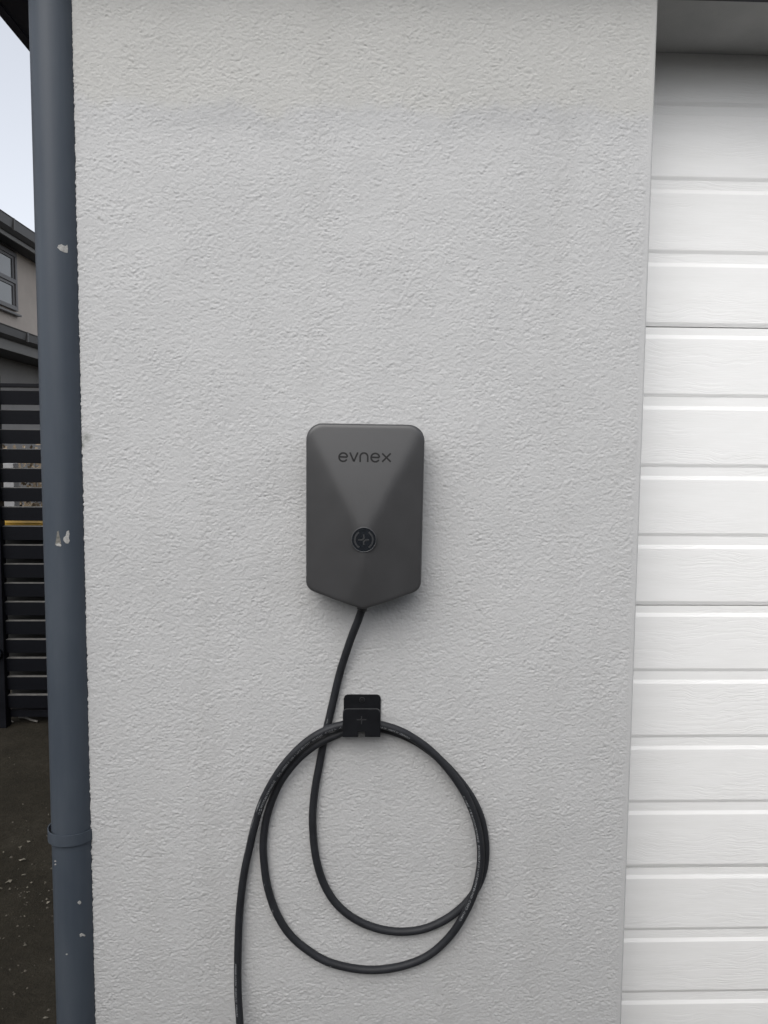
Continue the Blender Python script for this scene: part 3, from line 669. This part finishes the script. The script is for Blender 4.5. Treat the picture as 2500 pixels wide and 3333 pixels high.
def gland():
    c = C[4]; i1 = 7; return tube('cable_gland', C[0:i1], N[0:i1], B[0:i1], CR+0.0022)
put(obj('cable_gland', gland(), M_BASE), ch)
def at_s(s_):
    i = int(np.clip(np.searchsorted(Sx, s_)-1, 0, len(Sx)-2)); t = (s_-Sx[i])/(Sx[i+1]-Sx[i])
    f = lambda A: A[i]*(1-t)+A[i+1]*t
    return f(C), f(N), f(B)
def s_near(px, py, d, after=0.0, before=99):
    p = onY(px, py, -d); D = np.linalg.norm(C-p, axis=1); D[(Sx < after) | (Sx > before)] = 9; return float(Sx[int(D.argmin())])
def cable_text(txt, s_start, size, phi):
    """print on the jacket; runs against the path direction, wrapped round the tube at angle phi"""
    cu = bpy.data.curves.new('txt', 'FONT'); cu.body = txt; cu.size = size; cu.resolution_u = 1
    o = bpy.data.objects.new('txt', cu); COL.objects.link(o); dg = bpy.context.evaluated_depsgraph_get(); dg.update()
    me = bpy.data.meshes.new_from_object(o.evaluated_get(dg)); bpy.data.objects.remove(o); bpy.data.curves.remove(cu)
    V = []
    for v in me.vertices:
        s_ = s_start-v.co.x; c, n_, b = at_s(s_); a = phi+(v.co.y-size*0.35)/CR
        V.append(c+(CR+0.00018)*(math.cos(a)*n_+math.sin(a)*b))
    Fc = [tuple(p.vertices) for p in me.polygons]; bpy.data.meshes.remove(me)
    put(obj('cable_print', mesh('cable_print', V, Fc), M_PRINT), jk)
s_h2 = s_near(1175, 2349, .0335, 2.0)
# upper side of the loop: b = T x N; on the tail side text sits on the inner flank
sA = s_near(838, 2640, .02, s_h2); sB = s_near(895, 2531, .0285, s_h2)
cable_text('\u25CB \u25A0 PRYSMIAN PRYCHARGE', sA, 0.0062, R(-16))
cable_text('EVC  H07BZ5-F  3G6 + 1x0,5 450/750V   EN 50620   \u25C1 VDE \u25B7   \u25C1 HAR \u25B7', s_near(901, 2520, .029, s_h2), 0.0058, R(-22))
cable_text('PRYCHARGE   MADE IN GERMANY', s_near(1212, 2352, .033, 2.0, s_h2+0.02), 0.0052, R(-18))
s_r = s_near(1514, 2584, .025, 1.5, s_h2)
cable_text('EV CABLE   \u25CB \u25A0 PRYSMIAN PRYCHARGE    EVC H07BZ5-F 3G6 + 1x0,5 450/750V EN 50620  \u25C1 VDE \u25B7  \u25C1 HAR \u25B7', s_r, 0.0056, R(-34))
cable_text('MADE IN GERMANY     PRYCHARGE     PRYSMIAN', s_near(774, 3300, .02, s_h2), 0.0050, R(-30)) if False else None
cable_text('PRYSMIAN   PRYCHARGE   MADE IN GERMANY', s_near(776.6, 3300, .024, s_h2), 0.0050, R(-2)-R(-26))
def scuff(s0, ln, phi, wid, seed):
    q_ = random.Random(seed); n_ = 9; V = []; Fc = []
    for i in range(n_):
        t = i/(n_-1); c, n2, b = at_s(s0+ln*t); w_ = wid*math.sin(math.pi*t)*(0.5+0.8*q_.random())+0.00005; a = phi+(q_.random()-.5)*0.18
        for sg in (-1, 1):
            aa = a+sg*w_/CR/2; V.append(c+(CR+0.00014)*(math.cos(aa)*n2+math.sin(aa)*b))
    for i in range(n_-1): Fc.append((2*i, 2*i+1, 2*i+3, 2*i+2))
    put(obj('scuff', mesh('scuff', V, Fc), M_SCUFF), jk)
for (px, py, d, aft, ln, ph, wd) in ((861, 2590, .02, s_h2, .032, 40, .0016), (838, 2650, .02, s_h2, .045, 48, .0013), (812, 2750, .014, s_h2, .016, 55, .0012), (1185, 3164, .009, 1.2, .028, 35, .0026), (1074, 3140, .009, 1.2, .005, 22, .003), (890, 2950, .009, 1.2, .006, 20, .0018), (866, 2870, .009, 1.1, .007, 30, .0014), (1060, 2330, .0085, 0.1, .012, 20, .0012)):
    scuff(s_near(px, py, d, aft, aft+2.2), ln, R(ph), wd, int(px))

# ------------------------------------------------------------------ gate across the side passage
GY = 2.56
gate = thing('slatted_gate', (-1.25, GY, 0.0), 'black slatted gate across the side passage behind the downpipe', 'gate')
pitch = (float(onY(60, 1462, GY)[2])-float(onY(60, 2262, GY)[2]))/13.0
ztop = float(onY(60, 1462, GY)[2])                # top of the slat just under eye level
gx0 = float(onY(14, 1900, GY)[0]); gx1 = XL-0.02
sh = pitch*45.0/62.0
smesh = boxmesh('slat', 0, gx1-gx0+0.0, 0, 0.028, -sh, 0, 0.0012, 1); smesh.materials.append(M_SLATD)
zt = ztop+4*pitch; zl = []
while zt-sh > 0.09:
    zl.append(zt); zt -= pitch
for i, z in enumerate(zl):
    if i == 0:
        top_z = float(onY(60, 1248, GY)[2]); o = box('top_rail', gx0-0.094, gx1, GY-0.012, GY+0.03, top_z-0.02, top_z, M_SLAT, gate, 0.002)
        continue
    o = obj('slat', smesh, M_SLATD); o.location = (gx0, GY-0.006+rnd.uniform(-.001, .001), z+rnd.uniform(-.0008, .0008)); o.rotation_euler.x = R(5); put(o, gate)
box('post', gx0-0.09, gx0, GY-0.03, GY+0.03, 0, ztop+4*pitch-0.02, M_SLAT, gate, 0.003)
box('end_stile', gx1-0.05, gx1, GY+0.019, GY+0.05, 0.05, ztop+3.6*pitch, M_SLAT, gate, 0.002)
box('bottom_rail', gx0, gx1, GY+0.019, GY+0.045, 0.045, 0.085, M_SLAT, gate, 0.002)
lz_ = float(onY(5, 2120, GY)[2]); lx = float(onY(2, 2120, GY)[0])
put(obj('latch', cyl('latch', (lx-0.004, lz_), 0.032, GY-0.055, GY-0.028, 24, 'y', 0.028), M_SLAT), gate)
for (px, py, s_) in ((8, 1485, .030), (10, 1545, .02), (12, 2105, .03), (14, 1985, .022)):
    p = onY(px, py, GY-0.0022); bm = bmesh.new(); q_ = random.Random(py); c_ = bm.verts.new((p[0], GY-0.0019, p[2])); rg = []
    for i in range(12):
        a = 2*math.pi*i/12; rr = s_*(0.5+0.5*q_.random()); rg.append(bm.verts.new((p[0]+rr*0.8*math.cos(a), GY-0.0016, p[2]+rr*0.8*math.sin(a))))
    for i in range(12): bm.faces.new((c_, rg[i], rg[(i+1) % 12]))
    put(obj('dust_smudge', bmmesh('dust_smudge', bm), M_SMUDGE), gate)

# wheeled bin behind the gate
zbin = float(onY(60, 1697, GY+0.10)[2])
bxL = float(onY(4, 1703, GY+0.12)[0]); 
def wheelie():
    cx_, cy_, h_ = bxL+0.24, GY+0.46, zbin
    t = thing('wheelie_bin', (cx_, cy_, 0), 'dark wheelie bin with yellow lid behind the slats of the gate', 'bin')
    bm = bmesh.new(); lo, hi = 0.06, h_-0.07
    A = [bm.verts.new((cx_+sx*0.25, cy_+sy*0.27, lo)) for sx, sy in ((-1, -1), (1, -1), (1, 1), (-1, 1))]
    Bq = [bm.verts.new((cx_+sx*0.275, cy_+sy*0.335, hi)) for sx, sy in ((-1, -1), (1, -1), (1, 1), (-1, 1))]
    for i in range(4): bm.faces.new((A[i], A[(i+1) % 4], Bq[(i+1) % 4], Bq[i]))
    bm.faces.new(A[::-1]); bm.faces.new(Bq); bmesh.ops.bevel(bm, geom=bm.edges[:], offset=0.02, segments=2, affect='EDGES')
    put(obj('bin_body', bmmesh('bin_body', bm), M_BIN), t)
    box('bin_rim', cx_-0.29, cx_+0.29, cy_-0.345, cy_+0.345, hi-0.03, hi+0.004, M_BIN, t, 0.008)
    pr_ = [(cy_-0.355, hi+0.005), (cy_-0.355, h_-0.012), (cy_-0.33, h_), (cy_+0.25, h_+0.03), (cy_+0.35, h_+0.02), (cy_+0.35, hi+0.005)]
    l_ = prism('lid', pr_, cx_-0.295, cx_+0.295, 'x', M_LID, t, 0.006)
    put(obj('handle', cyl('handle', (cy_+0.40, h_-0.02), 0.014, cx_-0.24, cx_+0.24, 16, 'x'), M_BIN), t)
    for sx in (-1, 1):
        box('handle_arm', cx_+sx*0.22-0.012, cx_+sx*0.22+0.012, cy_+0.33, cy_+0.41, h_-0.05, h_-0.005, M_BIN, t, 0.003)
        put(obj('wheel', cyl('wheel', (cy_+0.24, 0.1), 0.1, cx_+sx*0.25-0.025, cx_+sx*0.25+0.025, 28, 'x'), M_BIN), t)
wheelie()
# pale timber post and dry hedge further back
p0 = onY(6, 1575, 3.75); p1 = onY(45, 1575, 3.75); ptop = float(onY(25, 1508, 3.75)[2])
po = thing('timber_post', (float((p0[0]+p1[0])/2), 3.79, 0), 'pale grey timber post behind the slatted gate', 'post')
box('shaft', float(p0[0]), float(p1[0]), 3.75, 3.75+float(p1[0]-p0[0]), 0, ptop, M_POST, po, 0.004)
def hedge():
    hx0 = -3.6; hx1 = -1.0; hy = 4.45; hz = float(onY(90, 1435, 4.3)[2])
    t = thing('dry_hedge', ((hx0+hx1)/2, hy, 0), 'brown dry leafed hedge glimpsed between the gate slats', 'hedge')
    q_ = random.Random(5); V = []; Fc = []
    for i in range(9000):
        x = q_.uniform(hx0, hx1); y = hy+q_.uniform(-.22, .22); z = q_.uniform(0.08, hz)*(1-0.08*q_.random()); s_ = q_.uniform(.012, .03)
        d = Vector((q_.gauss(0, 1), q_.gauss(0, 1), q_.gauss(0, 1))).normalized(); e = d.orthogonal().normalized()*s_*0.55; d *= s_; c = Vector((x, y, z)); k_ = len(V)
        V += [c-d, c+e, c+d, c-e]; Fc.append((k_, k_+1, k_+2, k_+3))
    lf = put(obj('foliage', mesh('foliage', V, Fc), M_LEAF), t)
    for i in range(26):
        x = hx0+0.05+(hx1-hx0-0.1)*i/25; V = []; Fc = []
        me = cyl('stem', (x+q_.uniform(-.02, .02), hy+q_.uniform(-.1, .1)), 0.012, 0.0, hz*0.92, 7, 'z', 0.004)
        put(obj('stem', me, M_STEM), t)
hedge()

# ------------------------------------------------------------------ neighbour's house, its side parallel to the passage
GX = -6.0; WX = -6.32; LX = -5.0; LWX = -5.55
fz = float(onX(40, 778, GX)[2]); gz0 = float(onX(40, 766, GX)[2]); gz1 = float(onX(40, 723, GX)[2])
lz1 = float(onX(40, 1074, LX)[2]); lz0 = float(onX(40, 1110, LX)[2]); lf0 = float(onX(40, 1141, LX)[2])
Y0, Y1 = 3.0, 24.0
nb = thing('neighbour_house', (-9.0, 13.0, 0), 'beige two storey house with dark gutters beyond the gate', 'house')
box('upper_wall', WX-6.0, WX, Y0, Y1, lz0-0.3, fz+0.05, M_NWALL, nb)
box('lower_wall', LWX-6.5, LWX, Y0-0.5, Y1, 0, lf0+0.05, M_NLOW, nb)
box('upper_soffit', WX-0.02, GX-0.02, Y0-0.3, Y1+0.3, fz, fz+0.02, M_NSOFF, nb)
box('upper_fascia', GX-0.03, GX, Y0-0.3, Y1+0.3, fz-0.01, gz0+0.02, M_NFASC, nb)
def gutter(name, x, z0, z1, y0, y1):
    pr_ = [(x, z0), (x+0.03, z0-0.0), (x+0.10, z0+(z1-z0)*0.25), (x+0.115, z1-0.02), (x+0.125, z1), (x+0.095, z1), (x+0.09, z0+(z1-z0)*0.4), (x+0.02, z0+0.03), (x, z1-0.02)]
    return prism(name, pr_, y0, y1, 'y', M_NGUT, nb)
gutter('upper_gutter', GX+0.002, gz0, gz1, Y0-0.3, Y1+0.3)
prism('upper_roof', [(GX-0.02, gz1-0.04), (-9.3, gz1+1.3), (-12.6, gz1-0.04)], Y0-0.32, Y1+0.32, 'y', M_ROOF, nb)
box('lower_soffit', LWX-0.02, LX-0.02, Y0-0.8, Y1, lf0, lf0+0.02, M_NSOFF, nb)
box('lower_fascia', LX-0.03, LX, Y0-0.8, Y1, lf0-0.01, lz0+0.02, M_NFASC, nb)
gutter('lower_gutter', LX+0.002, lz0, lz1, Y0-0.8, Y1)
prism('lower_roof', [(LX-0.02, lz1-0.05), (LX-0.02, lz1-0.07), (WX-0.05, lz1-0.07), (WX-0.05, lz1+0.16)], Y0-0.8, Y1, 'y', M_ROOF, nb)
# gutter joint straps
yy = float(onX(85, 1085, LX+0.1)[1])
box('gutter_joint', LX+0.10, LX+0.130, yy-0.02, yy+0.02, lz0+0.02, lz1+0.004, M_NGUT, nb, 0.002)
yy = float(onX(42, 740, GX+0.1)[1]); box('gutter_joint', GX+0.10, GX+0.130, yy-0.02, yy+0.02, gz0+0.03, gz1+0.004, M_NGUT, nb, 0.002)
# window in the upper wall
wy1 = float(onX(47, 900, WX)[1]); wz1 = float(onX(20, 812, WX)[2]); wz0 = float(onX(45, 1012, WX)[2]); wm = float(onX(30, 912, WX)[2]); wy0 = wy1-1.7
win = box('window', WX-0.005, WX+0.012, wy0+0.02, wy1-0.02, wz0+0.02, wz1-0.02, M_NFRAME, nb)
fw_ = 0.075
for (a, b, c, d) in ((wy0, wy1, wz1-fw_, wz1), (wy0, wy1, wz0, wz0+fw_), (wy1-fw_, wy1, wz0+fw_, wz1-fw_), (wy0, wy0+fw_, wz0+fw_, wz1-fw_), (wy0+fw_, wy1-fw_, wm-fw_/2, wm+fw_/2)):
    box('frame', WX+0.0, WX+0.055, a, b, c, d, M_NFRAME, win, 0.006)
for (c, d) in ((wz0+fw_, wm-fw_/2), (wm+fw_/2, wz1-fw_)):
    box('sash', WX+0.0, WX+0.035, wy1-fw_-0.07, wy1-fw_, c, d, M_NFRAME, win, 0.004)
    box('sash', WX+0.0, WX+0.035, wy0+fw_, wy1-fw_-0.07, d-0.05, d, M_NFRAME, win, 0.004)
    box('pane', WX+0.0, WX+0.018, wy0+fw_, wy1-fw_-0.07, c, d-0.05, M_GLASS, win)
box('sill', WX, WX+0.09, wy0-0.04, wy1+0.05, wz0-0.09, wz0-0.055, M_NFRAME, win, 0.004)
box('head_flashing', WX, WX+0.06, wy0-0.03, wy1+0.04, wz1+0.03, wz1+0.05, M_NFRAME, win, 0.003)

# ------------------------------------------------------------------ litter on the dirt
q_ = random.Random(11); V = []; Fc = []
for i in range(240):
    px = q_.uniform(-260, 200); py = q_.uniform(2380, 3333) if q_.random() < .6 else q_.gauss(2900, 60); p = onZ(px, py, 0.0); s_ = abs(q_.gauss(.0016, .0018))+.0010; c = Vector((p[0], p[1], s_*0.35)); k_ = len(V)
    a0 = q_.random()*6
    V += [c+Vector((math.cos(a0+a)*s_*(.6+.6*q_.random()), math.sin(a0+a)*s_*(.6+.6*q_.random()), -s_*.35)) for a in (0, 1.26, 2.5, 3.77, 5.0)]+[c+Vector((0, 0, s_*.5))]
    Fc += [(k_+j, k_+(j+1) % 5, k_+5) for j in range(5)]
tag(obj('gravel', mesh('gravel', V, Fc), M_STONE), 'scattered small stones on the dark dirt', 'gravel', None, 'stuff')
V = []; Fc = []
for (px, py, s_) in ((70, 2800, .011), (27, 2872, .009), (2, 2892, .006), (32, 2897, .005), (74, 2849, .005), (88, 2890, .004), (100, 2874, .004), (148, 2873, .005), (90, 2906, .003), (157, 2938, .006), (152, 2722, .003), (95, 2740, .006), (65, 2758, .005), (12, 2775, .004), (83, 3078, .005), (150, 3315, .005), (10, 3057, .003), (80, 2982, .003), (60, 2830, .003)):
    p = onZ(px, py, 0.004); a0 = q_.random()*6; k_ = len(V); c = Vector((p[0], p[1], .005))
    for a in range(6):
        rr = s_*(0.5+0.7*q_.random())*(1.0 if a % 3 else 1.5); V.append(c+Vector((math.cos(a0+a*1.05)*rr, math.sin(a0+a*1.05)*rr, q_.uniform(-.003, .004))))
    V.append(c+Vector((0, 0, .003))); Fc += [(k_+a, k_+(a+1) % 6, k_+6) for a in range(6)]
tag(obj('leaf_litter', mesh('leaf_litter', V, Fc), M_LITTER), 'pale dry leaf flakes on the dirt beside the downpipe', 'leaf litter', None, 'stuff')
for i, (a, b, r_) in enumerate((((62, 2334), (122, 2348), .006), ((25, 2340), (42, 2350), .004), ((10, 2352), (30, 2337), .003))):
    A = onZ(*a, 0.012); Bp = onZ(*b, 0.012); pts = np.array([A, A*.66+Bp*.34+np.array([0, .004, .003]), A*.33+Bp*.67, Bp]); pts = catmull(pts, .01)
    tt = np.gradient(pts, axis=0); tt /= np.linalg.norm(tt, axis=1)[:, None]; nn = np.tile([0, 0, 1.0], (len(pts), 1)); nn -= (nn*tt).sum(1)[:, None]*tt; nn /= np.linalg.norm(nn, axis=1)[:, None]
    me = tube('twig', pts, nn, np.cross(tt, nn), r_, 7)
    tag(obj('twig', me, M_TWIG), ('longest grey twig lying at the foot of the gate', 'short grey twig left of the longest one at the gate', 'thin twig nearest the gate post')[i], 'twig', 'twigs at the foot of the gate')
